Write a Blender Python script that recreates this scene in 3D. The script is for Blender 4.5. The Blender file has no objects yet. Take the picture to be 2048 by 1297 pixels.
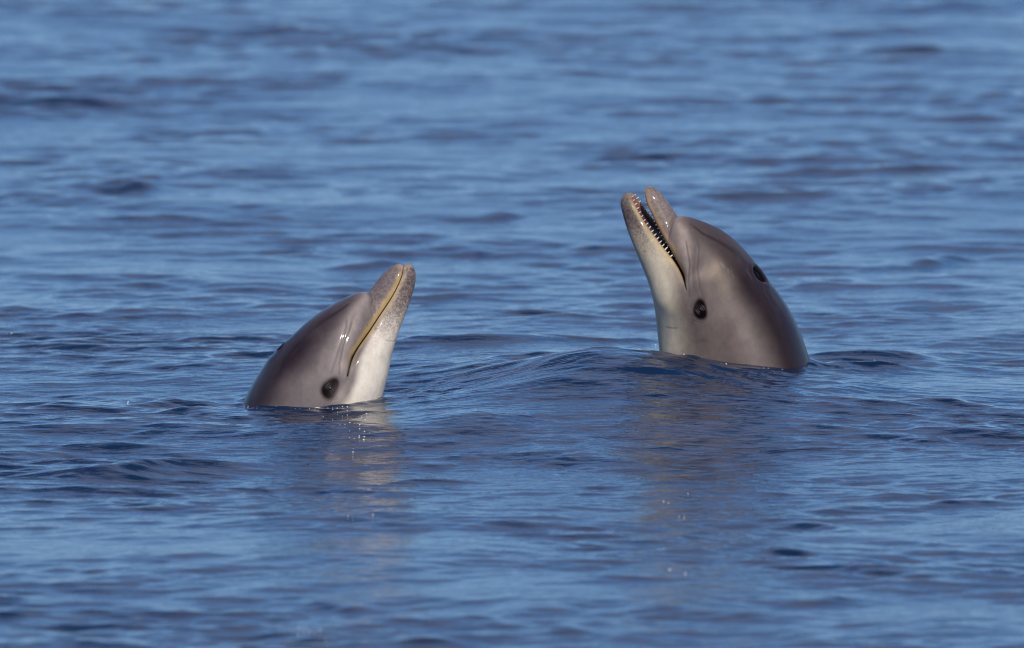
import bpy, bmesh, math, random
import numpy as np
R = math.radians
rng = np.random.default_rng(7)
random.seed(7)
scene = bpy.context.scene
col = scene.collection

# ------------------------------------------------------------------ camera, sky, sun, exposure
CAM_H, DIST = 4.4, 40.0
PXM = 827.0                                   # photograph pixels per metre at DIST
SENSOR = 36.0
FOCAL = SENSOR * math.hypot(DIST, CAM_H - .196) / (2048 / PXM)
PITCH = math.atan2(CAM_H - .196, DIST)
cam = bpy.data.cameras.new('camera')
cam.lens = FOCAL; cam.sensor_width = SENSOR; cam.sensor_fit = 'HORIZONTAL'
cam.clip_start = .5; cam.clip_end = 20000
cam.dof.use_dof = True; cam.dof.focus_distance = 39.95; cam.dof.aperture_fstop = 5.2
cam_o = bpy.data.objects.new('camera', cam); col.objects.link(cam_o)
cam_o.location = (0, 0, CAM_H); cam_o.rotation_euler = (R(90) - PITCH, 0, 0)
scene.camera = cam_o

SUN_EL, SUN_AZ = 31, 14                       # azimuth: degrees to the right of straight behind the camera
w = bpy.data.worlds.new('World'); scene.world = w; w.use_nodes = True
nt = w.node_tree; nt.nodes.clear()
sky = nt.nodes.new('ShaderNodeTexSky'); sky.sky_type = 'NISHITA'; sky.sun_disc = False
sky.sun_elevation = R(SUN_EL); sky.sun_rotation = R(180 - SUN_AZ)
sky.altitude = 0; sky.air_density = .85; sky.dust_density = .0; sky.ozone_density = 8.5
bg = nt.nodes.new('ShaderNodeBackground'); bg.inputs['Strength'].default_value = .115
wo = nt.nodes.new('ShaderNodeOutputWorld')
# broken mauve-grey cloud standing fairly high all round, clear blue below and above it
tcw = nt.nodes.new('ShaderNodeTexCoord'); sep = nt.nodes.new('ShaderNodeSeparateXYZ')
mpw = nt.nodes.new('ShaderNodeMapping'); mpw.inputs['Scale'].default_value = (3.2, 3.2, 9)
nzw = nt.nodes.new('ShaderNodeTexNoise'); nzw.inputs['Scale'].default_value = 1.0; nzw.inputs['Detail'].default_value = 6
nt.links.new(tcw.outputs['Generated'], sep.inputs[0]); nt.links.new(tcw.outputs['Generated'], mpw.inputs[0])
nt.links.new(mpw.outputs[0], nzw.inputs['Vector'])
def wmap(src, a, b, c, d):
    q = nt.nodes.new('ShaderNodeMapRange'); q.interpolation_type = 'SMOOTHSTEP'
    for i_, v_ in zip((1, 2, 3, 4), (a, b, c, d)): q.inputs[i_].default_value = v_
    nt.links.new(src, q.inputs[0]); return q.outputs[0]
def wmath(op, a, b):
    q = nt.nodes.new('ShaderNodeMath'); q.operation = op
    for i_, v_ in enumerate((a, b)):
        if isinstance(v_, (int, float)): q.inputs[i_].default_value = v_
        else: nt.links.new(v_, q.inputs[i_])
    return q.outputs[0]
band = wmath('MULTIPLY', wmap(sep.outputs['Z'], .15, .36, 0, .24), wmap(sep.outputs['Z'], .55, .85, 1, 0))
cl = wmap(wmath('ADD', nzw.outputs['Fac'], band), .66, .73, 0, .85)
mxw = nt.nodes.new('ShaderNodeMix'); mxw.data_type = 'RGBA'; mxw.inputs[7].default_value = (3.9, 4.5, 7.0, 1)
hz = nt.nodes.new('ShaderNodeMix'); hz.data_type = 'RGBA'; hz.inputs[7].default_value = (2.2, 3.9, 6.7, 1)   # thin blue haze, added to dim the sky near the horizon
nt.links.new(wmap(sep.outputs['Z'], .04, .22, .62, 0), hz.inputs[0]); nt.links.new(sky.outputs[0], hz.inputs[6])
nt.links.new(cl, mxw.inputs[0]); nt.links.new(hz.outputs[2], mxw.inputs[6])
nt.links.new(mxw.outputs[2], bg.inputs[0]); nt.links.new(bg.outputs[0], wo.inputs[0])
sun = bpy.data.lights.new('sun', 'SUN'); sun.energy = 3.3; sun.angle = R(.5); sun.color = (1, .92, .79)
sun_o = bpy.data.objects.new('sun', sun); col.objects.link(sun_o)
sun_o.rotation_euler = (R(90 - SUN_EL), 0, R(SUN_AZ)); sun_o.location = (0, -5, 20)
scene.view_settings.view_transform = 'Standard'; scene.view_settings.look = 'None'
scene.view_settings.exposure = 0; scene.view_settings.gamma = 1
scene.render.engine = 'CYCLES'; scene.cycles.filter_width = 1.0

# ------------------------------------------------------------------ helpers
def tag(o, label=None, cat=None, group=None, kind=None):
    for k, v in (('label', label), ('category', cat), ('group', group), ('kind', kind)):
        if v: o[k] = v
    return o

def mesh_obj(name, verts, faces, mat, parent=None, smooth=True):
    me = bpy.data.meshes.new(name)
    me.from_pydata([tuple(v) for v in verts], [], faces)
    if smooth: me.polygons.foreach_set('use_smooth', [True] * len(me.polygons))
    me.update()
    o = bpy.data.objects.new(name, me); col.objects.link(o)
    if mat: me.materials.append(mat)
    if parent: o.parent = parent
    return o

def quads_mesh(name, V, Q, mat, parent=None):
    """fast mesh from numpy arrays of vertices and quads"""
    me = bpy.data.meshes.new(name)
    V = np.asarray(V, np.float32); Q = np.asarray(Q, np.int32)
    me.vertices.add(len(V)); me.vertices.foreach_set('co', V.ravel())
    me.loops.add(Q.size); me.loops.foreach_set('vertex_index', Q.ravel())
    me.polygons.add(len(Q))
    me.polygons.foreach_set('loop_start', np.arange(0, Q.size, 4, dtype=np.int32))
    me.polygons.foreach_set('use_smooth', np.ones(len(Q), bool))
    me.update(calc_edges=True); me.validate()
    o = bpy.data.objects.new(name, me); col.objects.link(o)
    me.materials.append(mat)
    if parent: o.parent = parent
    return o

def px_ray(px, py):
    f = 2048 * FOCAL / SENSOR
    x = (px - 1024) / f; y = -(py - 648.5) / f
    c, s = math.cos(PITCH), math.sin(PITCH)
    return np.array([x, c + y * s, y * c - s])

def px_plane(px, py, Y):                      # photograph pixel -> point on the vertical plane y = Y
    d = px_ray(px, py); t = Y / d[1]
    return np.array([d[0] * t, Y, CAM_H + d[2] * t])

def px_water(px, py, z=0.0):                  # photograph pixel -> point at height z
    d = px_ray(px, py); t = (z - CAM_H) / d[2]
    return np.array([d[0] * t, d[1] * t])

def sstep(a, b, x):
    t = np.clip((x - a) / (b - a), 0, 1); return t * t * (3 - 2 * t)

def pchip(xs, ys, x):
    xs = np.asarray(xs, float); ys = np.asarray(ys, float)
    h = np.diff(xs); d = np.diff(ys) / h
    m = np.zeros_like(ys); m[0] = d[0]; m[-1] = d[-1]
    for i in range(1, len(ys) - 1):
        m[i] = (h[i] * d[i - 1] + h[i - 1] * d[i]) / (h[i] + h[i - 1])
    k = np.clip(np.searchsorted(xs, x, side='right') - 1, 0, len(xs) - 2)
    t = (x - xs[k]) / h[k]
    return ((2*t**3 - 3*t**2 + 1) * ys[k] + (t**3 - 2*t**2 + t) * h[k] * m[k]
            + (-2*t**3 + 3*t**2) * ys[k + 1] + (t**3 - t**2) * h[k] * m[k + 1])

def poly_dist(P, line):
    """distance of points P (n,2) to a polyline, and the running parameter 0..1"""
    best = np.full(len(P), 1e9); par = np.zeros(len(P)); L = [np.array(q, float) for q in line]
    n = len(L) - 1
    for i in range(n):
        a, b = L[i], L[i + 1]; ab = b - a
        t = np.clip(((P - a) @ ab) / (ab @ ab), 0, 1)
        d = np.linalg.norm(P - (a + t[:, None] * ab), axis=1)
        m = d < best; best[m] = d[m]; par[m] = (i + t[m]) / n
    return best, par

# ------------------------------------------------------------------ materials
def new_mat(name):
    m = bpy.data.materials.new(name); m.use_nodes = True
    n = m.node_tree.nodes; p = n['Principled BSDF']
    return m, n, m.node_tree.links, p

def water_material():
    m, n, l, p = new_mat('sea_water')
    p.inputs['Base Color'].default_value = (.006, .022, .060, 1)
    p.inputs['Roughness'].default_value = .035
    p.inputs['IOR'].default_value = 1.333
    tc = n.new('ShaderNodeTexCoord')
    mp = n.new('ShaderNodeMapping'); mp.inputs['Scale'].default_value = (16, 60, 26)
    mp.inputs['Rotation'].default_value = (0, 0, R(12))
    nz = n.new('ShaderNodeTexNoise'); nz.inputs['Scale'].default_value = 1.0
    nz.inputs['Detail'].default_value = 2.0; nz.inputs['Distortion'].default_value = .6
    bp = n.new('ShaderNodeBump'); bp.inputs['Strength'].default_value = .35; bp.inputs['Distance'].default_value = .006
    l.new(tc.outputs['Object'], mp.inputs[0]); l.new(mp.outputs[0], nz.inputs['Vector'])
    l.new(nz.outputs['Fac'], bp.inputs['Height']); l.new(bp.outputs[0], p.inputs['Normal'])
    return m

def skin_material(name, rough, coat, coat_rough):
    m, n, l, p = new_mat(name)
    at = n.new('ShaderNodeAttribute'); at.attribute_name = 'pigment'
    mo = n.new('ShaderNodeAttribute'); mo.attribute_name = 'mottle'
    we = n.new('ShaderNodeAttribute'); we.attribute_name = 'wet'
    wm = n.new('ShaderNodeMath'); wm.operation = 'MULTIPLY'; wm.inputs[1].default_value = coat
    gl = n.new('ShaderNodeAttribute'); gl.attribute_name = 'gloss'; l.new(gl.outputs['Fac'], p.inputs['Specular IOR Level'])
    l.new(we.outputs['Fac'], wm.inputs[0]); l.new(wm.outputs[0], p.inputs['Coat Weight'])
    tc = n.new('ShaderNodeTexCoord')
    # fine vermiculation: thin dark squiggles on the beak
    wn = n.new('ShaderNodeTexNoise'); wn.inputs['Scale'].default_value = 150; wn.inputs['Detail'].default_value = 2.5
    wn.inputs['Distortion'].default_value = 1.2
    ramp = n.new('ShaderNodeValToRGB')
    e = ramp.color_ramp.elements
    e[0].position = .40; e[0].color = (.48, .46, .47, 1); e[1].position = .58; e[1].color = (1.2, 1.18, 1.14, 1)
    # broad soft clouding
    bn = n.new('ShaderNodeTexNoise'); bn.inputs['Scale'].default_value = 11; bn.inputs['Detail'].default_value = 5
    bn.inputs['Roughness'].default_value = .6
    r2 = n.new('ShaderNodeMapRange'); r2.inputs[1].default_value = .3; r2.inputs[2].default_value = .7
    r2.inputs[3].default_value = .76; r2.inputs[4].default_value = 1.20
    mx = n.new('ShaderNodeMix'); mx.data_type = 'RGBA'; mx.blend_type = 'MULTIPLY'
    mx2 = n.new('ShaderNodeMix'); mx2.data_type = 'RGBA'; mx2.blend_type = 'MULTIPLY'; mx2.inputs[0].default_value = 1
    l.new(tc.outputs['Object'], wn.inputs['Vector']); l.new(tc.outputs['Object'], bn.inputs['Vector'])
    l.new(wn.outputs['Fac'], ramp.inputs[0]); l.new(bn.outputs['Fac'], r2.inputs[0])
    l.new(mo.outputs['Fac'], mx.inputs[0]); l.new(at.outputs['Color'], mx.inputs[6]); l.new(ramp.outputs[0], mx.inputs[7])
    l.new(mx.outputs[2], mx2.inputs[6]); l.new(r2.outputs[0], mx2.inputs[7])
    gm = n.new('ShaderNodeMapping'); gm.inputs['Scale'].default_value = (70, 70, 46)
    gn = n.new('ShaderNodeTexNoise'); gn.inputs['Scale'].default_value = 1; gn.inputs['Detail'].default_value = 6; gn.inputs['Roughness'].default_value = .7
    gr = n.new('ShaderNodeMapRange'); gr.inputs[1].default_value = .3; gr.inputs[2].default_value = .7; gr.inputs[3].default_value = .88; gr.inputs[4].default_value = 1.11
    mx3 = n.new('ShaderNodeMix'); mx3.data_type = 'RGBA'; mx3.blend_type = 'MULTIPLY'; mx3.inputs[0].default_value = 1
    l.new(tc.outputs['Object'], gm.inputs[0]); l.new(gm.outputs[0], gn.inputs['Vector']); l.new(gn.outputs['Fac'], gr.inputs[0])
    l.new(mx2.outputs[2], mx3.inputs[6]); l.new(gr.outputs[0], mx3.inputs[7]); l.new(mx3.outputs[2], p.inputs['Base Color'])
    p.inputs['Roughness'].default_value = rough; p.inputs['IOR'].default_value = 1.36; p.inputs['Specular IOR Level'].default_value = .26
    p.inputs['Coat Weight'].default_value = coat; p.inputs['Coat Roughness'].default_value = coat_rough; p.inputs['Coat IOR'].default_value = 1.42
    p.inputs['Subsurface Weight'].default_value = .06; p.inputs['Subsurface Scale'].default_value = .01
    bp = n.new('ShaderNodeBump'); bp.inputs['Strength'].default_value = .12; bp.inputs['Distance'].default_value = .003
    ad = n.new('ShaderNodeMath'); ad.operation = 'ADD'
    fn = n.new('ShaderNodeTexNoise'); fn.inputs['Scale'].default_value = 60; fn.inputs['Detail'].default_value = 3
    l.new(tc.outputs['Object'], fn.inputs['Vector'])
    l.new(fn.outputs['Fac'], ad.inputs[0]); l.new(bn.outputs['Fac'], ad.inputs[1])
    l.new(ad.outputs[0], bp.inputs['Height']); l.new(bp.outputs[0], p.inputs['Normal'])
    return m

def plain(name, colr, rough, coat=0.0, noise=.15, scale=80, spec=.5):
    m, n, l, p = new_mat(name)
    tc = n.new('ShaderNodeTexCoord'); nz = n.new('ShaderNodeTexNoise'); nz.inputs['Scale'].default_value = scale
    mr = n.new('ShaderNodeMapRange'); mr.inputs[3].default_value = 1 - noise; mr.inputs[4].default_value = 1 + noise
    mx = n.new('ShaderNodeMix'); mx.data_type = 'RGBA'; mx.blend_type = 'MULTIPLY'; mx.inputs[0].default_value = 1
    mx.inputs[6].default_value = (*colr, 1)
    l.new(tc.outputs['Object'], nz.inputs['Vector']); l.new(nz.outputs['Fac'], mr.inputs[0])
    l.new(mr.outputs[0], mx.inputs[7]); l.new(mx.outputs[2], p.inputs['Base Color'])
    p.inputs['Roughness'].default_value = rough; p.inputs['Coat Weight'].default_value = coat; p.inputs['Specular IOR Level'].default_value = spec
    p.inputs['Coat Roughness'].default_value = .04
    return m

M_WATER = water_material(); M_SKIN_L = skin_material('wet_dolphin_skin', .46, .40, .075); M_SKIN_R = skin_material('dolphin_skin', .46, .40, .06)
M_EYE = plain('eye_dark', (.004, .003, .004), .4, .0, spec=.35)
M_LID = plain('eyelid_skin', (.030, .022, .024), .6, 0, spec=.2)
M_HOLE = plain('blowhole_dark', (.004, .003, .003), .5, 0, spec=.15)
M_TOOTH = plain('tooth_ivory', (.86, .81, .68), .25, .3)
M_GUM = plain('gum_flesh', (.30, .15, .12), .3, .5)

# ------------------------------------------------------------------ sea
LEFT_Y, RIGHT_Y = DIST, DIST + .55
def axis(segs, far):
    """segs: list of (start, end, step) fine spans; grows geometrically on both sides out to +-far"""
    a = [segs[0][0]]
    for s0, s1, st in segs:
        while a[-1] < s1 - 1e-6: a.append(a[-1] + st)
    st = segs[-1][2]; hi = []
    x = a[-1]
    while x < far[1]: st *= 1.13; x += st; hi.append(x)
    st = segs[0][2]; lo = []; x = a[0]
    while x > far[0]: st *= 1.13; x -= st; lo.append(x)
    return np.array(lo[::-1] + a + hi)

def build_sea():
    xs = axis([(-2.1, 2.1, .0115)], (-4000, 4000))
    ys = axis([(33.6, 37.6, .011), (37.6, 42.2, .0060), (42.2, 54.5, .018)], (-600, 9000))
    X, Y = np.meshgrid(xs, ys)
    sx = np.gradient(xs); sy = np.gradient(ys)
    SX = np.repeat(sx[None, :], len(ys), 0).astype(np.float32); SY = np.repeat(sy[:, None], len(xs), 1).astype(np.float32)
    X0 = X.astype(np.float32); Y0 = Y.astype(np.float32) - DIST
    Z = np.zeros_like(X0); DX = np.zeros_like(X0); DY = np.zeros_like(X0)
    # slow modulation of the ripples: glassy patches and riffled patches
    mod = np.zeros_like(X0)
    for i in range(14):
        lam = rng.uniform(.7, 3.5); th = rng.uniform(0, math.pi); k = 2 * math.pi / lam
        mod += np.sin(k * (X0 * math.cos(th) + Y0 * math.sin(th)) + rng.uniform(0, 6.28))
    mod = np.clip(.95 + mod * .16, .4, 1.6)
    damp = np.ones_like(X0)
    for cx, cy in ((LC[0], LEFT_Y - .1), (RC[0], RIGHT_Y - .1)):
        damp *= (1 - .65 * np.exp(-((X - cx) ** 2 + (Y - cy) ** 2) / .45 ** 2)).astype(np.float32)
    # slow bending of the crest lines
    WX = np.zeros_like(X0); WY = np.zeros_like(X0)
    for i in range(10):
        lam = rng.uniform(.8, 3.0); th = rng.uniform(0, 6.28); k = 2 * math.pi / lam; p_ = rng.uniform(0, 6.28)
        q = np.sin(k * (X0 * math.cos(th) + Y0 * math.sin(th)) + p_) * (.010 * lam)
        WX += q * math.sin(p_ * 3); WY += q
    # bands: (shortest, longest wavelength, rms slope, number, direction spread)
    bands = [(4.0, 14., .008, 10, 28), (1.3, 4.0, .012, 22, 36), (.45, 1.3, .022, 44, 40), (.16, .45, .050, 80, 36), (.05, .16, .072, 110, 27), (.026, .05, .044, 60, 24)]
    for b, (l0, l1, slope, N, spread) in enumerate(bands):
        for i in range(N):
            lam = l0 * (l1 / l0) ** ((i + rng.uniform(0, 1)) / N)
            th = R(-90 + (16, 16, 14, 9, 5, 4)[b] + rng.normal(0, spread))
            k = 2 * math.pi / lam; A = slope * math.sqrt(2.0 / N) / k
            cx, cy = math.cos(th), math.sin(th)
            ph = k * (cx * (X0 + DX * .8 + WX) + cy * (Y0 + DY * .8 + WY)) + np.float32(rng.uniform(0, 6.28))
            sp_ = abs(cx) * SX + abs(cy) * SY
            a = A * sstep(2.2, 4.2, lam / sp_).astype(np.float32)
            if l1 < .5: a = a * mod
            elif l0 < 4: a = a * damp
            c = np.cos(ph); s = np.sin(ph)
            Z += a * c
            q = (.9, 1.0, 1.0, .8, .6, .4)[b]
            DX -= q * a * cx * s; DY -= q * a * cy * s
    # swells and lapping round the animals
    def ridge(p0, p1, amp, wy, wx=.12):
        nonlocal Z
        a = np.array(px_water(*p0)); b = np.array(px_water(*p1)); b = b - a
        L = np.linalg.norm(b); d = b / L
        u = (X - a[0]) * d[0] + (Y - a[1]) * d[1]; v = -(X - a[0]) * d[1] + (Y - a[1]) * d[0]
        if wy < .06:                                     # small sharp crests wander and break up along their length
            v = v + .05 * np.sin(u * 6.3 + amp * 900) + .025 * np.sin(u * 15 + amp * 400)
            v = np.where(v > 0, v * .7, v * 1.25)
        g = np.exp(-(v / wy) ** 2) * (.7 + .3 * np.sin(u * 11 + amp * 700)) * sstep(-wx, wx, u) * sstep(-wx, wx, L - u)
        Z += (amp * g).astype(np.float32)
    for r in RIDGES: ridge(*r)
    for (cx, cy, rx, ry) in RINGS:
        d = np.sqrt(((X - cx) / rx) ** 2 + ((Y - cy) / ry) ** 2); e = (d - 1) * (rx + ry) / 2
        calm = np.exp(-(np.clip(e, 0, 9) / .10) ** 2)
        Z += ((.0022 + .0012 * np.sin(5 * np.arctan2(Y - cy, X - cx) + 1)) * np.cos(e * 2 * math.pi / .085) * np.exp(-np.abs(e) / .14) + .003 * np.exp(-(e / .018) ** 2)).astype(np.float32)
    nX, nY = len(xs), len(ys)
    # level the water round each animal to the waterline seen there (smooth local correction)
    rad = .3
    Z += (.062 * np.exp(-((X - RC[0] + .45) / .85) ** 2 - ((Y - RIGHT_Y + .25) / .85) ** 2)).astype(np.float32)
    for (qx, qy, ex_, ey_, amp_) in RIFFLES:
        c0 = px_water(qx, qy, .02); g = np.exp(-((X - c0[0]) / ex_) ** 2 - ((Y - c0[1]) / ey_) ** 2)
        sub = np.where(g > .02); r_ = np.zeros(len(sub[0]))
        for i in range(18):
            lam = rng.uniform(.024, .05); th = R(-90 + rng.normal(0, 50)); k = 2 * math.pi / lam
            r_ += .16 / k * .22 * np.cos(k * (X[sub] * math.cos(th) + Y[sub] * math.sin(th)) + rng.uniform(0, 6.28))
        Z[sub] += (amp_ * g[sub] * r_).astype(np.float32)
    pts = np.array(LEVELS); zs = np.empty(len(pts))
    for k, (cx, cy, z) in enumerate(pts):
        ix = np.argmin(abs(xs - cx)); iy = np.argmin(abs(ys - cy))
        zs[k] = Z[iy - 5:iy + 6, ix - 5:ix + 6].mean()
    K = np.exp(-((pts[:, None, 0] - pts[None, :, 0]) ** 2 + (pts[:, None, 1] - pts[None, :, 1]) ** 2) / rad ** 2)
    wts = np.linalg.solve(K + .03 * np.eye(len(pts)), pts[:, 2] - zs)
    near = (np.abs(ys - DIST - .2) < 1.8); nx_ = np.abs(xs) < 1.9
    sub = np.ix_(near, nx_)
    for (cx, cy, z), wt in zip(pts, wts):
        Z[sub] += (wt * np.exp(-((X[sub] - cx) ** 2 + (Y[sub] - cy) ** 2) / rad ** 2)).astype(np.float32)
    V = np.stack([X + DX, Y + DY, Z], -1).reshape(-1, 3)
    idx = np.arange(nX * nY).reshape(nY, nX)
    Q = np.stack([idx[:-1, :-1], idx[:-1, 1:], idx[1:, 1:], idx[1:, :-1]], -1).reshape(-1, 4)
    o = quads_mesh('sea', V, Q, M_WATER)
    tag(o, 'rippled blue sea surface around the two dolphins', None, None, 'structure')
    return xs, ys, X + DX, Y + DY, Z

LC = px_plane(630, 805, LEFT_Y); RC = px_plane(1470, 720, RIGHT_Y)
RINGS = [(LC[0], LEFT_Y, .17, .15), (RC[0], RIGHT_Y, .185, .15)]
LEVELS = []
for cx_, Yc, dep_, pts_ in ((LC[0], LEFT_Y, .15, [(470, 808), (530, 815), (600, 820), (660, 818), (720, 806), (785, 796)]),
                            (RC[0], RIGHT_Y, .15, [(1310, 703), (1370, 719), (1430, 731), (1500, 742), (1570, 752), (1640, 760)])):
    hw = (px_plane(pts_[-1][0], 0, Yc)[0] - px_plane(pts_[0][0], 0, Yc)[0]) / 2
    for (qx, qy) in pts_:
        u_ = (px_plane(qx, 0, Yc)[0] - cx_) / hw
        yy = Yc - dep_ * math.sqrt(max(1 - u_ * u_, 0)) - .01 if Yc == LEFT_Y else Yc - .40
        p_ = px_plane(qx, qy, yy); LEVELS.append((p_[0], p_[1], p_[2]))
RIDGES = [
    ((780, 792), (1010, 790), .014, .06, .1),
    ((760, 720), (1300, 700), .024, .09, .15),
    ((880, 850), (1260, 925), .018, .12, .15),
    ((1640, 735), (1900, 725), .018, .07, .12),
    ((60, 950), (520, 925), .026, .10, .15),
    ((420, 866), (900, 874), .024, .15, .15),
    ((250, 808), (480, 812), .0125, .034, .08), ((795, 780), (1010, 774), .0150, .040, .08), ((990, 778), (1140, 770), .0115, .032, .08),
    ((1090, 706), (1310, 694), .0140, .038, .08), ((800, 716), (985, 711), .0130, .040, .06), ((1645, 736), (1815, 726), .0135, .034, .06),
    ((1690, 752), (1810, 754), .0090, .028, .05), ((1130, 880), (1390, 892), .0145, .042, .09), ((70, 940), (520, 926), .0150, .045, .12),
    ((660, 524), (810, 518), .0170, .050, .06), ((1840, 515), (1950, 503), .0190, .055, .05), ((900, 431), (1015, 426), .0160, .050, .05),
    ((1560, 1050), (1720, 1056), .0120, .042, .07), ((820, 962), (960, 956), .0120, .040, .07), ((1860, 826), (2040, 830), .0130, .040, .07),
    ((600, 1210), (760, 1222), .0140, .048, .07), ((1500, 1215), (1680, 1205), .0150, .050, .07), ((250, 1285), (430, 1282), .0150, .050, .07),
    ((1220, 1180), (1400, 1168), .0130, .045, .07), ((1600, 575), (1760, 570), .0120, .045, .07), ((120, 345), (330, 380), .0140, .050, .1),
    ((1740, 325), (1900, 330), .0150, .052, .08), ((1800, 225), (2000, 235), .0150, .055, .1), ((1560, 215), (1700, 222), .0140, .055, .08),
    ((480, 72), (620, 62), .0160, .058, .1), ((100, 190), (210, 202), .0160, .058, .08), ((1700, 100), (1880, 112), .0160, .058, .1),
]
RIFFLES = [(850, 795, .16, .22, 1.6), (1400, 722, .12, .12, 1.3), (620, 845, .16, .2, .7), (960, 845, .12, .2, 1.0), (1700, 738, .12, .14, 1.2), (330, 806, .14, .16, 1.1), (1480, 790, .14, .2, .9), (1120, 905, .14, .25, .9)]
SEA = build_sea()

# ------------------------------------------------------------------ dolphins
def z1(x, y): return (460 + x / 3.6025, 500 + y / 3.6025)
def z2(x, y): return (1220 + x / 3.016, 350 + y / 3.016)
def z3(x, y): return (1230 + x / 5.405, 360 + y / 5.405)

# station rows: dorsal outline, upper lip, lower lip, ventral outline, half width (m), fullness of the upper arc
LEFT = [
    (z1(1238,107), z1(1248,117), z1(1252,116), z1(1264,107), .004, 1.0),
    (z1(1205,104), z1(1246,142), z1(1250,143), z1(1300,105), .016, 1.0),
    (z1(1165,120), z1(1241,172), z1(1245,173), z1(1325,131), .023, 1.0),
    (z1(1118,157), z1(1222,225), z1(1226,227), z1(1338,178), .029, 1.05),
    (z1(1072,208), z1(1192,288), z1(1196,291), z1(1331,260), .033, 1.1),
    (z1(1030,260), z1(1147,364), z1(1151,367), z1(1305,350), .038, 1.15),
    (z1(993,299), z1(1078,465), z1(1082,468), z1(1268,455), .047, 1.1),
    (z1(930,306), z1(1000,582), z1(1004,585), z1(1222,575), .064, .92),
    (z1(855,334), z1(929,678), z1(933,681), z1(1188,680), .084, .88),
    (z1(760,382), z1(878,766), z1(881,768), z1(1162,775), .099, .88),
    (z1(660,441), z1(848,885), z1(848,885), z1(1145,870), .110, .90),
    (z1(560,512), z1(800,985), z1(800,985), z1(1122,965), .120, .92),
    (z1(455,612), z1(705,1080), z1(705,1080), z1(1098,1050), .128, .95),
    (z1(352,705), z1(620,1165), z1(620,1165), z1(1084,1140), .136, .97),
    (z1(232,850), z1(550,1265), z1(550,1265), z1(1070,1260), .143, 1.0),
    (z1(125,1030), z1(500,1390), z1(500,1390), z1(1050,1400), .150, 1.0),
    (z1(60,1180), z1(460,1520), z1(460,1520), z1(1030,1520), .155, 1.0),
    (z1(-10,1390), z1(430,1690), z1(430,1690), z1(1000,1700), .160, 1.0),
    (z1(-60,1650), z1(430,1880), z1(430,1880), z1(950,1900), .162, 1.0),
    (z1(-60,2000), z1(430,2150), z1(430,2150), z1(900,2150), .150, 1.0),
]
RIGHT = [
    (z3(335,82), z3(323,98), z3(178,172), z3(165,152), .004, 1.0),
    (z3(375,67), z3(319,130), z3(180,195), z3(115,153), .015, 1.0),
    (z3(430,85), z3(322,180), z3(192,235), z3(74,195), .022, 1.0),
    (z3(487,127), z3(345,268), z3(222,300), z3(60,245), .028, 1.05),
    (z3(548,195), z3(390,360), z3(265,378), z3(70,315), .032, 1.1),
    (z3(612,287), z3(440,470), z3(315,460), z3(98,425), .037, 1.15),
    (z3(683,371), z3(520,620), z3(395,580), z3(135,545), .047, 1.1),
    (z3(775,388), z3(610,780), z3(510,735), z3(195,700), .064, .92),
    (z2(560,278), z3(690,935), z3(620,875), z3(262,860), .083, .88),
    (z2(650,320), z3(738,1035), z3(715,1010), z3(320,1005), .098, .88),
    (z2(740,380), z3(765,1150), z3(765,1150), z3(370,1130), .110, .90),
    (z2(828,465), z2(500,790), z2(500,790), z2(254,725), .120, .92),
    (z2(900,553), z2(580,870), z2(580,870), z2(268,790), .128, .95),
    (z2(960,635), z2(660,945), z2(660,945), z2(279,865), .136, .97),
    (z2(1060,765), z2(725,1045), z2(725,1045), z2(290,970), .143, 1.0),
    (z2(1145,930), z2(775,1160), z2(775,1160), z2(302,1080), .150, 1.0),
    (z2(1205,1110), z2(805,1285), z2(805,1285), z2(310,1190), .155, 1.0),
    (z2(1250,1290), z2(830,1440), z2(830,1440), z2(322,1330), .160, 1.0),
    (z2(1290,1560), z2(860,1680), z2(860,1680), z2(355,1600), .162, 1.0),
    (z2(1300,1900), z2(880,1950), z2(880,1950), z2(420,1900), .150, 1.0),
]
LEFT = [(a_, b_, tuple(b_[i] + .45 * (c_[i] - b_[i]) for i in (0, 1)), d_, w_, f_) for a_, b_, c_, d_, w_, f_ in LEFT]
CORNER = 10
NU, NL, NP = 52, 44, 10          # segments: dorsal->lip, lip->ventral, across the mouth lining
SUB = 20

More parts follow.
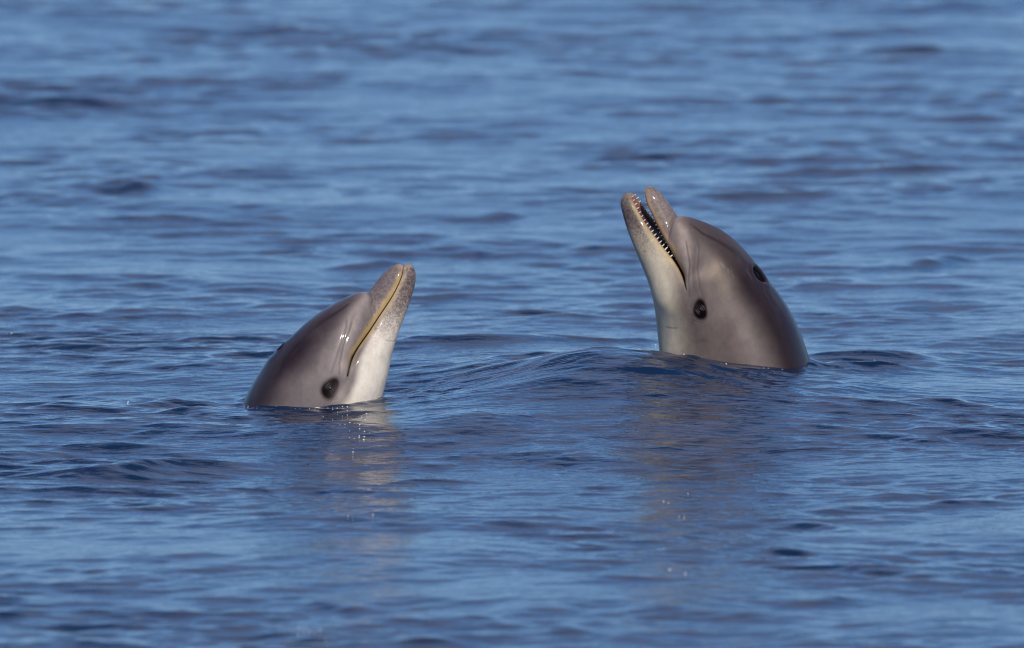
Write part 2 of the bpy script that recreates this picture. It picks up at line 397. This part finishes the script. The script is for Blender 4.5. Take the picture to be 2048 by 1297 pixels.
def build_dolphin(rows, Y, roll, base, label, group, feat):
    n = len(rows)
    ts = np.arange(0, (n - 1) * SUB + 1) / SUB
    ts = ts[(ts <= 16) | (np.round(ts * SUB) % 4 == 0)]
    # the tip closes quickly: sample it densely
    ts = np.unique(np.concatenate([[0, .02, .05, .09, .14, .2, .27], ts[ts > .3], ]))
    kx = np.arange(n)
    def P(k): return np.array([px_plane(*r[k], Y)[[0, 2]] for r in rows])
    ctr = {k: P(k) for k in range(4)}
    def curve(a, corner=False):
        # the tip is rounded: run the first interval on a square-root parameter
        y = pchip(kx, a, ts)
        ker = lambda sig: np.exp(-np.arange(-24, 25) ** 2 / (2 * sig ** 2))
        out = y.copy()
        sig = np.interp(ts, [0, 1, 2, 5, 5.7, 6.3, 7, 8, 19], [0, 0, .10, .22, .07, .07, .22, .4, .45])
        for i, t in enumerate(ts):
            if sig[i] < .02: continue
            wgt = np.exp(-((ts - t) / sig[i]) ** 2 / 2)
            wgt *= np.gradient(ts)
            # symmetric about t near the ends
            wgt[np.abs(ts - t) > min(t, ts[-1] - t)] = 0
            out[i] = (wgt * y).sum() / wgt.sum()
        return out
    D, MU, ML, Vv = [np.stack([curve(ctr[k][:, c]) for c in (0, 1)], 1) for k in range(4)]
    wid = curve(np.array([r[4] for r in rows])); ful = curve(np.array([r[5] for r in rows]))
    # blunt round tips
    tip = ts < 1
    wid[tip] = np.interp(1, kx, [r[4] for r in rows]) * np.sqrt(np.clip(ts[tip], 0.0004, 1) * (2 - ts[tip]))
    post = ts >= CORNER
    MU[post] = ML[post] = (MU[post] + ML[post]) / 2
    cph, sph = math.cos(roll), math.sin(roll)
    S = len(ts)
    rings = []
    canon = []
    jU = np.linspace(0, 1, NU + 1); jL = np.linspace(0, 1, NL + 1)
    info_a = []
    for i in range(S):
        e = D[i] - Vv[i]; e = e / np.linalg.norm(e); f = np.array([-e[1], e[0]])
        W = max(wid[i], .0006)
        def can(M):
            m_app = M @ e; return (m_app + W * sph) / cph
        front = ts[i] < CORNER
        mu, ml = can(MU[i]), can(ML[i])
        au = math.sqrt(max((D[i] @ e - mu * cph) ** 2 - (W * sph) ** 2, 1e-8)) / cph
        bl = math.sqrt(max((ml * cph - Vv[i] @ e) ** 2 - (W * sph) ** 2, 1e-8)) / cph
        lipk = .16 * sstep(CORNER, CORNER - 1.5, ts[i]) * sstep(0, 1.0, ts[i])
        lipl = feat['lip'] * sstep(CORNER, CORNER - 2.5, ts[i]) * sstep(0, 1.0, ts[i])
        th = jU * math.pi / 2
        hu = mu + au * np.cos(th); lu = W * np.sin(th) ** ful[i]
        roll_in = np.clip((jU - .84) / .16, 0, 1) ** 2
        lu = lu * (1 - lipk * roll_in)
        fu = D[i] @ f + (MU[i] @ f - D[i] @ f) * (1 - np.cos(th) ** 1.0)
        th = jL * math.pi / 2
        hl = ml - bl * np.sin(th); ll = W * np.cos(th) ** .92
        roll_in = np.clip((.16 - jL) / .16, 0, 1) ** 2
        ll = ll * (1 - lipl * roll_in)
        fl = Vv[i] @ f + (ML[i] @ f - Vv[i] @ f) * (1 - np.sin(th))
        # mouth lining, near to far: palate vault above, tongue and gum below
        q = np.linspace(-1, 1, NP + 1)[1:-1]
        dep = min(au * .35, .016) * (1 - q ** 2) ** .5; depl = min(bl * .30, .012) * (1 - q ** 2) ** .5
        hp = mu + dep; lp = -q * lu[-1]; fp = np.full(NP - 1, MU[i] @ f)
        ht = ml - depl * (1 - .55 * np.exp(-(q / .4) ** 2)); lt = -q * ll[0]; ft = np.full(NP - 1, ML[i] @ f)
        # order: near dorsal->lip, palate, far lip->dorsal | near lip->ventral, far ventral->lip, floor
        def place(h, lat, ff):
            ce = h * cph - lat * sph; y = Y - (h * 0 + lat * cph + 0) - (h - (mu + ml) / 2) * sph
            pt = np.outer(ce, e) + np.outer(ff, f)
            return np.stack([pt[:, 0], y, pt[:, 1]], 1)
        rings.append((place(hu, lu, fu), place(hu, -lu, fu), place(hl, ll, fl), place(hl, -ll, fl), place(hp, lp, fp), place(ht, lt, ft)))
    UN = np.array([r[0] for r in rings]); UF = np.array([r[1] for r in rings])
    LN = np.array([r[2] for r in rings]); LF = np.array([r[3] for r in rings])
    PA = np.array([r[4] for r in rings]); TO = np.array([r[5] for r in rings])

    # --- vertex table with shared seams
    verts = []; 
    def alloc(a):
        s = sum(len(v) for v in verts); verts.append(a.reshape(-1, 3)); return (s + np.arange(a.shape[0] * a.shape[1])).reshape(a.shape[:2])
    iUN = alloc(UN); iUF = alloc(UF[:, 1:]); iUF = np.concatenate([iUN[:, :1], iUF], 1)      # share the dorsal line
    iLN = alloc(LN); iLF = alloc(LF[:, :-1]); iLF = np.concatenate([iLF, iLN[:, -1:]], 1)    # share the ventral line
    pf = ts < CORNER
    iLN = iLN.copy(); iLF = iLF.copy()
    iLN[~pf, 0] = iUN[~pf, -1]; iLF[~pf, 0] = iUF[~pf, -1]                                   # weld lips behind the mouth corner
    iPA = alloc(PA); iTO = alloc(TO)
    V = np.concatenate(verts)
    quads = []
    def strip(I, flip=False):
        q = np.stack([I[:-1, :-1], I[:-1, 1:], I[1:, 1:], I[1:, :-1]], -1).reshape(-1, 4)
        quads.append(q[:, ::-1] if flip else q)
    strip(iUN); strip(iUF, True); strip(iLN); strip(iLF, True)
    nf = pf.sum()
    pal = np.concatenate([iUN[:, -1:], iPA, iUF[:, -1:]], 1)[:nf + 1]
    flo = np.concatenate([iLN[:, :1], iTO, iLF[:, :1]], 1)[:nf + 1]
    strip(pal); strip(flo, True)
    Q = np.concatenate(quads)

    # --- pigment, worked out for the near flank in photograph coordinates and mirrored to the far flank
    def pix(Pts):
        f_ = 2048 * FOCAL / SENSOR
        c, s = math.cos(PITCH), math.sin(PITCH)
        d = Pts - np.array([0, 0, CAM_H]); zc = d[..., 1] * c - d[..., 2] * s; yc = d[..., 1] * s + d[..., 2] * c
        return np.stack([1024 + d[..., 0] / zc * f_, 648.5 - yc / zc * f_], -1)
    pU = pix(UN); pL = pix(LN)
    T_U = np.repeat(ts[:, None], NU + 1, 1); T_L = np.repeat(ts[:, None], NL + 1, 1)
    A_U = np.repeat(jU[None], S, 0); A_L = 1 + np.repeat(jL[None], S, 0)
    px_ = np.concatenate([pU.reshape(-1, 2), pL.reshape(-1, 2)])
    T = np.concatenate([T_U.ravel(), T_L.ravel()]); A = np.concatenate([A_U.ravel(), A_L.ravel()])
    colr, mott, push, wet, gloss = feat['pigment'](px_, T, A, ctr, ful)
    nU = pU.shape[0] * pU.shape[1]
    cU = colr[:nU].reshape(S, NU + 1, 3); cL = colr[nU:].reshape(S, NL + 1, 3)
    mU = mott[:nU].reshape(S, NU + 1); mL = mott[nU:].reshape(S, NL + 1)
    hU = push[:nU].reshape(S, NU + 1); hL = push[nU:].reshape(S, NL + 1)
    wU = wet[:nU].reshape(S, NU + 1); wL = wet[nU:].reshape(S, NL + 1); We = np.zeros(len(V))
    We[iLF] = wL; We[iLN] = wL; We[iUF] = wU; We[iUN] = wU
    Gl = np.full(len(V), .2); gU = gloss[:nU].reshape(S, NU + 1); gL = gloss[nU:].reshape(S, NL + 1)
    Gl[iLF] = gL; Gl[iLN] = gL; Gl[iUF] = gU; Gl[iUN] = gU
    C = np.zeros((len(V), 3)); Mo = np.zeros(len(V)); Pu = np.zeros(len(V))
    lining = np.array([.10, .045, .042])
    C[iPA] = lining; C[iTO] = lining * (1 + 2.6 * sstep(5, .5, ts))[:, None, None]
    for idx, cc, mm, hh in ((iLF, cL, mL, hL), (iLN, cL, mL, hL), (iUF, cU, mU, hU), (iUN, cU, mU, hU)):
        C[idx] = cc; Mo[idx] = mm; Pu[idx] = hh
    root = bpy.data.objects.new('dolphin', None); col.objects.link(root); root.location = base
    root.empty_display_size = .1
    o = quads_mesh('body', V - np.array(base), Q, feat['skin'], root)
    me = o.data
    # face orientation outwards, then the carved creases along the normals
    bm = bmesh.new(); bm.from_mesh(me)
    bmesh.ops.remove_doubles(bm, verts=[v for v in bm.verts if False], dist=1e-6)
    bmesh.ops.recalc_face_normals(bm, faces=bm.faces); bm.to_mesh(me); bm.free()
    N = np.zeros(len(V) * 3, np.float32); me.vertices.foreach_get('normal', N); N = N.reshape(-1, 3)
    co = (V - np.array(base)) + N * Pu[:, None]
    me.vertices.foreach_set('co', co.astype(np.float32).ravel())
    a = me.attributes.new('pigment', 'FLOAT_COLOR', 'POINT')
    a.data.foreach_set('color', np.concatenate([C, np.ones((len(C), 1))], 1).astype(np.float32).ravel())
    a = me.attributes.new('mottle', 'FLOAT', 'POINT'); a.data.foreach_set('value', Mo.astype(np.float32))
    a = me.attributes.new('gloss', 'FLOAT', 'POINT'); a.data.foreach_set('value', Gl.astype(np.float32))
    a = me.attributes.new('wet', 'FLOAT', 'POINT'); a.data.foreach_set('value', We.astype(np.float32))
    me.update()
    tag(root, label, 'dolphin', group)
    W3 = V
    # --- eyes on both flanks
    def surf_at(p, side):
        """surface point and normal on the near flank under photograph pixel p (side -1: its mirror twin)"""
        d = np.linalg.norm(px_ - np.array(p), axis=1); k = int(np.argmin(d))
        if k < nU: i, j = divmod(k, NU + 1); vi = (iUN if side > 0 else iUF)[i, j]
        else: i, j = divmod(k - nU, NL + 1); vi = (iLN if side > 0 else iLF)[i, j]
        return co[vi].copy(), N[vi].copy(), i
    for side in (1, -1):
        p, nn, i = surf_at(feat['eye'], side)
        ax = np.array([*(D[min(i + 3, S - 1)] - D[max(i - 3, 0)])]); ax = np.array([ax[0], 0, ax[1]]); ax -= nn * (ax @ nn); ax /= np.linalg.norm(ax)
        make_eye(root, p, nn, ax, side)
    # --- blowhole on the dorsal line
    ib = int(np.argmin(np.abs(ts - feat['blow_t'])))
    p = co[iUN[ib, 0]]; nn = N[iUN[ib, 0]]; tn = co[iUN[min(ib + 4, S - 1), 0]] - co[iUN[ib - 4, 0]]; tn /= np.linalg.norm(tn)
    make_blowhole(root, p, nn, tn, feat['blow_len'])
    if feat.get('teeth'):
        make_teeth(root, ts, co, N, iUN, iUF, iLN, iLF, e)
    return root, ts, D, MU, ML, Vv

def frame(nn, ax):
    b = np.cross(nn, ax); b /= np.linalg.norm(b); return ax, b, nn

def make_eye(root, p, nn, ax, side):
    a, b, c = frame(nn, ax)
    vs, fs = [], []
    nu, nv = 20, 10
    for i in range(nv + 1):
        ph = math.pi * i / nv
        for j in range(nu):
            t = 2 * math.pi * j / nu
            vs.append(p - c * .0075 + a * .012 * math.sin(ph) * math.cos(t) + b * .0080 * math.sin(ph) * math.sin(t) + c * .0085 * math.cos(ph))
    for i in range(nv):
        for j in range(nu):
            fs.append((i * nu + j, i * nu + (j + 1) % nu, (i + 1) * nu + (j + 1) % nu, (i + 1) * nu + j))
    eye = mesh_obj('eye', vs, fs, M_EYE, root)
    for s in (1, -1):                                   # heavy upper and lower lids: curved folds round the slit
        for off, rad_, ln_ in ((.0048, .0030, .016), (.0098, .0034, .0185)):
            vs, fs = [], []; K, J = 18, 8
            for k in range(K + 1):
                u = -1 + 2 * k / K; wv = math.sqrt(max(1 - u * u, 0))
                ctr = p + a * u * ln_ + b * s * (wv * off + .0006) - c * (.0020 + .0030 * u * u + off * .12)
                r = .0004 + rad_ * wv
                for j in range(J):
                    t = 2 * math.pi * j / J
                    vs.append(ctr + b * r * math.cos(t) + c * r * math.sin(t))
            for k in range(K):
                for j in range(J):
                    fs.append((k * J + j, k * J + (j + 1) % J, (k + 1) * J + (j + 1) % J, (k + 1) * J + j))
            mesh_obj('eyelid', vs, fs, M_LID, eye)

def make_blowhole(root, p, nn, tn, ln):
    # a crescent slit across the crown of the head, its dark throat lying in the hollow
    a = tn; b = np.cross(nn, tn); b /= np.linalg.norm(b)
    vs, fs = [], []; K, J = 18, 10
    for k in range(K + 1):
        u = -1 + 2 * k / K; wv = math.sqrt(max(1 - u * u, 0))
        ctr = p + b * u * ln * .62 - a * .006 * (u * u) - nn * (.0015 + .0105 * u * u)
        for j in range(J):
            t = 2 * math.pi * j / J
            vs.append(ctr + a * (.0005 + ln * .32 * wv) * math.cos(t) + nn * (.0004 + .0035 * wv) * math.sin(t))
    for k in range(K):
        for j in range(J):
            fs.append((k * J + j, k * J + (j + 1) % J, (k + 1) * J + (j + 1) % J, (k + 1) * J + j))
    mesh_obj('blowhole', vs, fs, M_HOLE, root)

def make_teeth(root, ts, co, N, iUN, iUF, iLN, iLF, e):
    # one peg, shared by every tooth
    vs, fs = [], []; J = 8
    prof = [(.0013, -.003), (.0013, .001), (.0011, .0034), (.0007, .0056), (.0003, .0064)]
    for r, z in prof:
        for j in range(J):
            t = 2 * math.pi * j / J; vs.append((r * math.cos(t), r * math.sin(t), z))
    for k in range(len(prof) - 1):
        for j in range(J):
            fs.append((k * J + j, k * J + (j + 1) % J, (k + 1) * J + (j + 1) % J, (k + 1) * J + j))
    fs.append(tuple(range((len(prof) - 1) * J, len(prof) * J)))
    first = None
    from mathutils import Vector
    for row, opp, span, cnt, sc in ((iLN[:, 0], iUN[:, -1], (.55, 7.6), 17, 1.25), (iLF[:, 0], iUF[:, -1], (.55, 7.6), 17, .85),
                               (iUN[:, -1], iLN[:, 0], (.6, 7.4), 20, .5), (iUF[:, -1], iLF[:, 0], (.6, 7.4), 20, .6)):
        mid = {}
        # even spacing along the gum
        sel = (ts >= span[0]) & (ts <= span[1]); P = co[row[sel]]; O = co[opp[sel]]
        far = co[(iLF if row is iLN[:, 0] else iLN)[:, 0][sel]]
        L = np.concatenate([[0], np.cumsum(np.linalg.norm(np.diff(P, axis=0), axis=1))])
        for q in np.linspace(0, L[-1], cnt):
            pt = np.array([np.interp(q, L, P[:, c]) for c in range(3)])
            op = np.array([np.interp(q, L, O[:, c]) for c in range(3)])
            tg = np.array([np.interp(q + .004, L, P[:, c]) - np.interp(q - .004, L, P[:, c]) for c in range(3)]); tg /= np.linalg.norm(tg)
            up = op - pt; up -= tg * (up @ tg); up /= np.linalg.norm(up)
            inward = np.array([0, .0 - 0, 0.])
            yc = co[:, 1].mean()
            inward[1] = 1.0 if row[0] in (iLN[0, 0], iUN[0, -1]) else -1.0
            pt = pt + inward * .0022
            if first is None:
                o = mesh_obj('tooth', vs, fs, M_TOOTH, root); first = o
            else:
                o = first.copy(); col.objects.link(o); o.parent = root
            dirv = Vector(up * 1.0 + inward * -.10 - tg * .05 + np.array([random.uniform(-.06, .06) for _ in range(3)]))
            o.rotation_mode = 'QUATERNION'; o.rotation_quaternion = dirv.to_track_quat('Z', 'Y')
            o.location = pt
            s = sc * random.uniform(.75, 1.15); o.scale = (s, s, s * random.uniform(.9, 1.1))

def lin(r, g, b):
    f = lambda c: ((c / 255 + .055) / 1.055) ** 2.4 if c > 10 else c / 255 / 12.92
    return np.array([f(r), f(g), f(b)])

def common_pigment(px_, T, A, spec):
    """cape, flank, throat, beak, lips, eye patch - skin colours, with some shade and highlight painted in"""
    n = len(px_)
    col_ = np.tile(lin(*spec['flank']), (n, 1))
    def mix(c, k):
        nonlocal col_
        k = np.clip(k, 0, 1)[:, None]; col_ = col_ * (1 - k) + lin(*c) * k
    # pale throat and chest
    mix(spec['throat'], sstep(spec['throat_a'][0], spec['throat_a'][1], A + spec.get('throat_t', 0) * (T - 10)))
    # pale cheek band behind the beak
    d, par = poly_dist(px_, spec['cheek']); mix(spec['cheek_c'], .75 * np.exp(-(d / spec['cheek_w']) ** 2))
    # dark cape over the back
    ca = np.interp(T, [5.6, 6.5, 8, 9.5, 11, 13, 16], spec['cape_a'])
    soft = np.interp(T, [6, 9, 12, 16], [.10, .16, .22, .24])
    k = 1 - sstep(ca - soft, ca + soft, A)
    k *= sstep(6.0, 7.2, T)
    mix(spec['cape'], k * np.interp(T, [6, 8, 10.5, 12], [.35, .55, .8, 1]))
    d, par = poly_dist(px_, spec['stripe']); mix(spec['cape'], .75 * np.exp(-(d / np.interp(par, [0, 1], [1.6, 5.0])) ** 2) * sstep(0, .15, par) * sstep(1, .7, par))
    # beak
    beak = 1 - sstep(5.75, 6.35, T + .9 * (A - .4) * 0)
    up = A < 1
    crease = sstep(6.3, 5.7, T - 1.1 * np.clip(A - .35, 0, 1) * up)
    mix(spec['beak'], np.where(up, crease, sstep(8.0, 4.5, T)))
    mix(spec['beak_tip'], sstep(2.2, .4, T) * .8)
    # lips
    rows = spec['rows']
    du, _ = poly_dist(px_, [r[1] for r in rows[1:11]]); dl, _ = poly_dist(px_, [r[2] for r in rows[1:11]])
    wob = 1 + .22 * np.sin(T * 5.1) * np.sin(T * 2.3 + 1) + .25 * np.exp(-((T - 5.5) / 2) ** 2)
    lipu = np.where(up, sstep(spec['lip_u'] * wob, 1.5, du), 0) * sstep(10.1, 8.4, T) * sstep(.5, 3.2, T)
    lipl = np.where(~up, sstep(spec['lip_l'] * wob, 1.0, dl), 0) * sstep(10.1, 8.0, T) * sstep(.5, 3.0, T)
    mix(spec['lip'], lipu * .68); mix(spec['lip2'], lipl * .6)
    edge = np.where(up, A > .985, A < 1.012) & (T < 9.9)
    mix((45, 32, 30), edge * spec['slit_shade_k'])  # shade of the mouth slit painted along the lip edges
    # creases
    push = np.zeros(n)
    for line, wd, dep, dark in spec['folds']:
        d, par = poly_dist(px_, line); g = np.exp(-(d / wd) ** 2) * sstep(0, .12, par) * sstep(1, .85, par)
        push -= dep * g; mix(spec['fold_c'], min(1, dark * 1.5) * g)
    # groove where the melon meets the beak
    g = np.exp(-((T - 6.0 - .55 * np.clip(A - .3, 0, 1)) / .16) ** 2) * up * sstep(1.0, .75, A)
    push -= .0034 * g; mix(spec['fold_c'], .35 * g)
    # eye patch
    ex, ey, er1, er2, ang = spec['eye_patch']
    c, s = math.cos(ang), math.sin(ang)
    u = ((px_[:, 0] - ex) * c + (px_[:, 1] - ey) * s) / er1; v = (-(px_[:, 0] - ex) * s + (px_[:, 1] - ey) * c) / er2
    rr = np.sqrt(u * u + v * v); an = np.arctan2(v, u)
    rr = rr * (1 + .10 * np.sin(2 * an + .7) + .07 * np.sin(3 * an + 2))
    ok = np.abs(A - 1) < .6
    mix((84, 72, 73), .5 * sstep(1.5, .9, rr) * ok)
    mix((16, 11, 13), sstep(1.18, .80, rr) * ok)
    mix((58, 46, 48), .6 * np.exp(-((u + .35) ** 2 + (v + .45) ** 2) / .12) * ok)
    push += .0010 * np.exp(-(rr / .9) ** 2) * ok
    # hollow for the blowhole
    br = np.sqrt(((T - spec['blow_t']) / spec['blow_s'][0]) ** 2 + (A / spec['blow_s'][1]) ** 2)
    bl = sstep(1.06, .88, br)
    push -= .006 * sstep(1.15, .75, br); push += .0016 * np.exp(-((br - 1.3) / .18) ** 2); mix((14, 10, 11), bl)
    push += .002 * np.exp(-((T - spec['blow_t'] - .75) / .35) ** 2 - (A / .16) ** 2)
    # small pores and scratches
    wet = np.where(T < 6.9, 1, spec['wet_body']) * np.where(up, 1, spec['wet_jaw']) * (1 - sstep(1.6, 1.0, rr) * ok) * (1 - bl)
    wet = np.maximum(wet, np.maximum(.9 * np.exp(-((br - 1.35) / .25) ** 2), sstep(.36, .12, A) * sstep(9, 11, T)) * (1 - bl))
    r = np.random.default_rng(spec['seed'])
    for (x, y, rad) in spec['dots']:
        d = np.hypot(px_[:, 0] - x, px_[:, 1] - y); mix((40, 32, 34), .85 * np.exp(-(d / rad) ** 2))
    for line, wd, k_, c_ in spec['streaks']:
        d, par = poly_dist(px_, line); mix(c_, k_ * np.exp(-(d / wd) ** 2) * sstep(0, .2, par) * sstep(1, .8, par))
    for x, y, r_, k_, c_ in spec['blots']:
        mix(c_, k_ * np.exp(-((px_[:, 0] - x) ** 2 + ((px_[:, 1] - y) * .7) ** 2) / r_ ** 2))
    for line, wd, k_ in spec['rakes']:
        d, par = poly_dist(px_, line); mix((168, 152, 146), k_ * np.exp(-(d / wd) ** 2) * sstep(0, .2, par) * sstep(1, .7, par))
    mott = np.where(up, sstep(6.6, 5.2, T - .8 * np.clip(A - .35, 0, 1)) * .5 * (1 - lipu), sstep(8.6, 5.0, T) * .9 * (1 - lipl)) 
    mott = np.clip(mott, 0, 1) * sstep(.2, 1.6, T)
    gloss = .26 * (1 - .9 * sstep(1.3, .9, rr) * ok) * (1 - .9 * bl)
    return col_, mott, push, wet, gloss

def ln(z, pts): return [z(*p) for p in pts]

L_SPEC = dict(seed=3, wet_body=1.0, wet_jaw=.15, blow_s=(.24, .07), flank=(109,98,97), throat=(218,207,192), throat_a=(1.07,1.22), throat_t=-.02,
    cheek=ln(z1, [(960,330),(900,450),(850,600),(800,740),(790,830)]), cheek_c=(170,155,148), cheek_w=16,
    cape=(42,29,34), cape_a=[.2,.30,.42,.50,.56,.58,.54], 
    stripe=ln(z1, [(885,372),(800,432),(700,495),(600,565),(520,640)]),
    beak=(124,111,108), beak_tip=(176,148,122), lip=(212,176,108), lip2=(208,184,138), lip_u=11.5, lip_l=12, rows=LEFT, slit_shade_k=.3,
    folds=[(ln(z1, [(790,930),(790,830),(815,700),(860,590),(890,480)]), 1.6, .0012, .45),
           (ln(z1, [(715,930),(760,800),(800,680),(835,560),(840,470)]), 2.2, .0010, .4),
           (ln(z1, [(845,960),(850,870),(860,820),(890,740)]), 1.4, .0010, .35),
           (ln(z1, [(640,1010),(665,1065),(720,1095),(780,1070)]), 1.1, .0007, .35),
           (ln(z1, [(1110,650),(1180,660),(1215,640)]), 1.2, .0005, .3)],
    streaks=[(ln(z1,[(745,930),(790,760),(830,640),(880,500),(930,400)]),6,.42,(82,72,74)),(ln(z1,[(700,960),(650,860),(700,700),(800,540)]),9,.25,(150,138,132)),(ln(z1,[(820,960),(830,850),(870,720)]),3,.3,(150,138,130))],
    blots=[(*z1(560,940),16,.3,(140,126,122)),(*z1(420,1010),18,.25,(128,114,110)),(*z1(800,1060),14,.35,(190,178,166)),(*z1(640,620),14,.2,(98,86,86))],
    rakes=[(ln(z1,[(640,640),(700,600),(760,590)]),1.0,.08),(ln(z1,[(420,880),(500,960)]),1.0,.06)],
    fold_c=(88,76,78), eye_patch=(*z1(722,1000), 17, 21, R(18)), blow_t=12.85,
    dots=[(*z1(x, y), r) for x, y, r in ((915,507,1.2),(988,540,1.2),(985,553,1.0),(1052,569,1.9),(1195,135,1.3),(1085,278,1.0),(1030,355,1.0),(1022,372,1.0),(1050,352,.9),(1018,385,.9),(1045,385,.9),(1100,275,.9),(1128,270,.8))])
R_SPEC = dict(seed=5, wet_body=.0, wet_jaw=.6, blow_s=(.55, .105), flank=(111,99,95), throat=(202,188,165), throat_a=(1.03,1.32), throat_t=-.05,
    cheek=ln(z2, [(425,260),(445,380),(470,500),(470,620),(600,590)]), cheek_c=(158,142,132), cheek_w=13,
    cape=(42,31,34), cape_a=[.2,.28,.38,.44,.49,.54,.54],
    stripe=ln(z2, [(470,285),(560,355),(650,400),(740,455),(820,530)]),
    beak=(124,110,104), beak_tip=(160,134,106), lip=(186,150,100), lip2=(200,176,130), lip_u=12, lip_l=12, rows=RIGHT, slit_shade_k=.3,
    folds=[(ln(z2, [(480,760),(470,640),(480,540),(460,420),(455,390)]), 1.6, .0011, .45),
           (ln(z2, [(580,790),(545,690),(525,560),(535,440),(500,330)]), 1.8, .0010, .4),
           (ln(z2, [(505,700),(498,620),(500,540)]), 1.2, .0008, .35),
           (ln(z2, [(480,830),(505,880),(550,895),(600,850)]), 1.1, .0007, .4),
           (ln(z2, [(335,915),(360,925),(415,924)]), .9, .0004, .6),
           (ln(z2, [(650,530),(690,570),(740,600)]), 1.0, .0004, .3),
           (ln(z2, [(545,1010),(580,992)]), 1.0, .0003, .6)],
    streaks=[(ln(z2,[(535,770),(515,640),(505,520),(520,400),(480,310)]),6,.42,(84,74,76)),(ln(z2,[(600,780),(590,640),(560,500)]),7,.25,(148,134,124)),(ln(z2,[(470,720),(470,600),(450,480)]),3,.3,(152,140,130))],
    blots=[(*z2(640,570),13,.38,(172,146,120)),(*z2(700,670),16,.28,(158,138,120)),(*z2(725,920),15,.35,(86,76,74)),(*z2(600,1020),16,.2,(94,84,80)),(*z2(380,1000),12,.3,(206,190,166))],  # first blot: soft sun highlight painted into the flank colour
    rakes=[(ln(z2,[(655,520),(700,565),(745,590)]),1.0,.2),(ln(z2,[(680,560),(730,600),(770,630)]),.9,.14),(ln(z2,[(640,700),(700,790)]),1.4,.12),(ln(z2,[(820,560),(860,640)]),1.0,.12),(ln(z2,[(760,900),(830,1010)]),1.2,.1)],
    fold_c=(84,74,76), eye_patch=(*z2(545,815), 14.5, 19.5, R(-14)), blow_t=12.35,
    dots=[(*z2(x, y), r) for x, y, r in ((503,885,1.3),(210,460,1.6),(590-240,570,1.2))])

G = 'dolphins spyhopping in the sea'
left = build_dolphin(LEFT, LEFT_Y, R(5), (LC[0], LEFT_Y, 0), 'grey dolphin with its mouth closed, beak pointing up to the right', G,
    dict(pigment=lambda p, t, a, c, f: common_pigment(p, t, a, L_SPEC), skin=M_SKIN_L, lip=.10, eye=z1(722,1005), blow_t=12.85, blow_len=.012))
right = build_dolphin(RIGHT, RIGHT_Y, R(20), (RC[0], RIGHT_Y, 0), 'grey dolphin with its mouth open showing small teeth, beak pointing up to the left', G,
    dict(pigment=lambda p, t, a, c, f: common_pigment(p, t, a, R_SPEC), skin=M_SKIN_R, lip=.22, eye=z2(545,815), blow_t=12.35, blow_len=.028, teeth=True))

# ------------------------------------------------------------------ foam flecks and sun glints, the glints painted as tiny white beads
def build_glint_froth():
    xs, ys, XD, YD, Z = SEA
    rg = np.random.default_rng(11)
    bm = bmesh.new()
    spots = [(700, 845, 60, 26, 16, 1.6), (725, 870, 30, 14, 9, 1.9), (712, 905, 14, 8, 3, 1.7), (690, 1035, 14, 5, 4, 1.6), (742, 1030, 10, 5, 3, 1.3),
             (1346, 1141, 8, 4, 3, 1.9), (1372, 1146, 4, 3, 2, 1.8), (1378, 987, 9, 4, 3, 1.5), (1330, 1003, 14, 7, 3, 1.3),
             (620, 1262, 40, 12, 12, 1.5), (655, 1285, 16, 8, 5, 1.3), (1305, 690, 14, 2, 3, 1.9), (258, 806, 6, 2, 3, 1.6), (1746, 722, 3, 2, 2, 1.9),
             (1465, 731, 30, 3, 12, 1.9), (1395, 722, 60, 7, 46, 1.5), (1540, 742, 50, 3, 10, 1.2), (1345, 712, 30, 5, 14, 1.5), (660, 817, 40, 4, 10, 1.7), (690, 808, 14, 8, 9, 2.2), (735, 802, 30, 4, 8, 1.8), (700, 835, 50, 20, 10, 1.6), (20, 668, 8, 2, 3, 1.6), (580, 818, 90, 3, 16, 1.1), (505, 811, 30, 3, 8, 1.1), (1365, 1030, 20, 8, 4, 1.2)]
    for (cx, cy, sx, sy, cnt, r0) in spots:
        for _ in range(cnt):
            qx, qy = cx + rg.normal(0, sx / 2), cy + rg.normal(0, sy / 2); z_ = 0
            for it in range(8):
                p = px_water(qx, qy, z_); ix = np.argmin(abs(xs - p[0])); iy = np.argmin(abs(ys - p[1])); z_ = .5 * z_ + .5 * float(Z[iy, ix])
            r = .0007 * r0 * rg.uniform(.4, 1.5)
            v = bmesh.ops.create_icosphere(bm, subdivisions=1, radius=r)['verts']
            e = rg.uniform(1, 1.8)
            for q in v:
                q.co.x = q.co.x * e + XD[iy, ix]; q.co.y += YD[iy, ix]; q.co.z = q.co.z * .8 + Z[iy, ix] + r * .3
    me = bpy.data.meshes.new('glint_froth'); bm.to_mesh(me); bm.free()
    me.polygons.foreach_set('use_smooth', [True] * len(me.polygons))
    me.materials.append(M_GLINT_FROTH)
    o = bpy.data.objects.new('glint_froth', me); col.objects.link(o)
    tag(o, 'scattered white foam beads on the water, many standing in for sun glints', None, None, 'stuff')
M_GLINT_FROTH = plain('glint_froth_white', (.85, .85, .84), .2, .6, .05)
build_glint_froth()
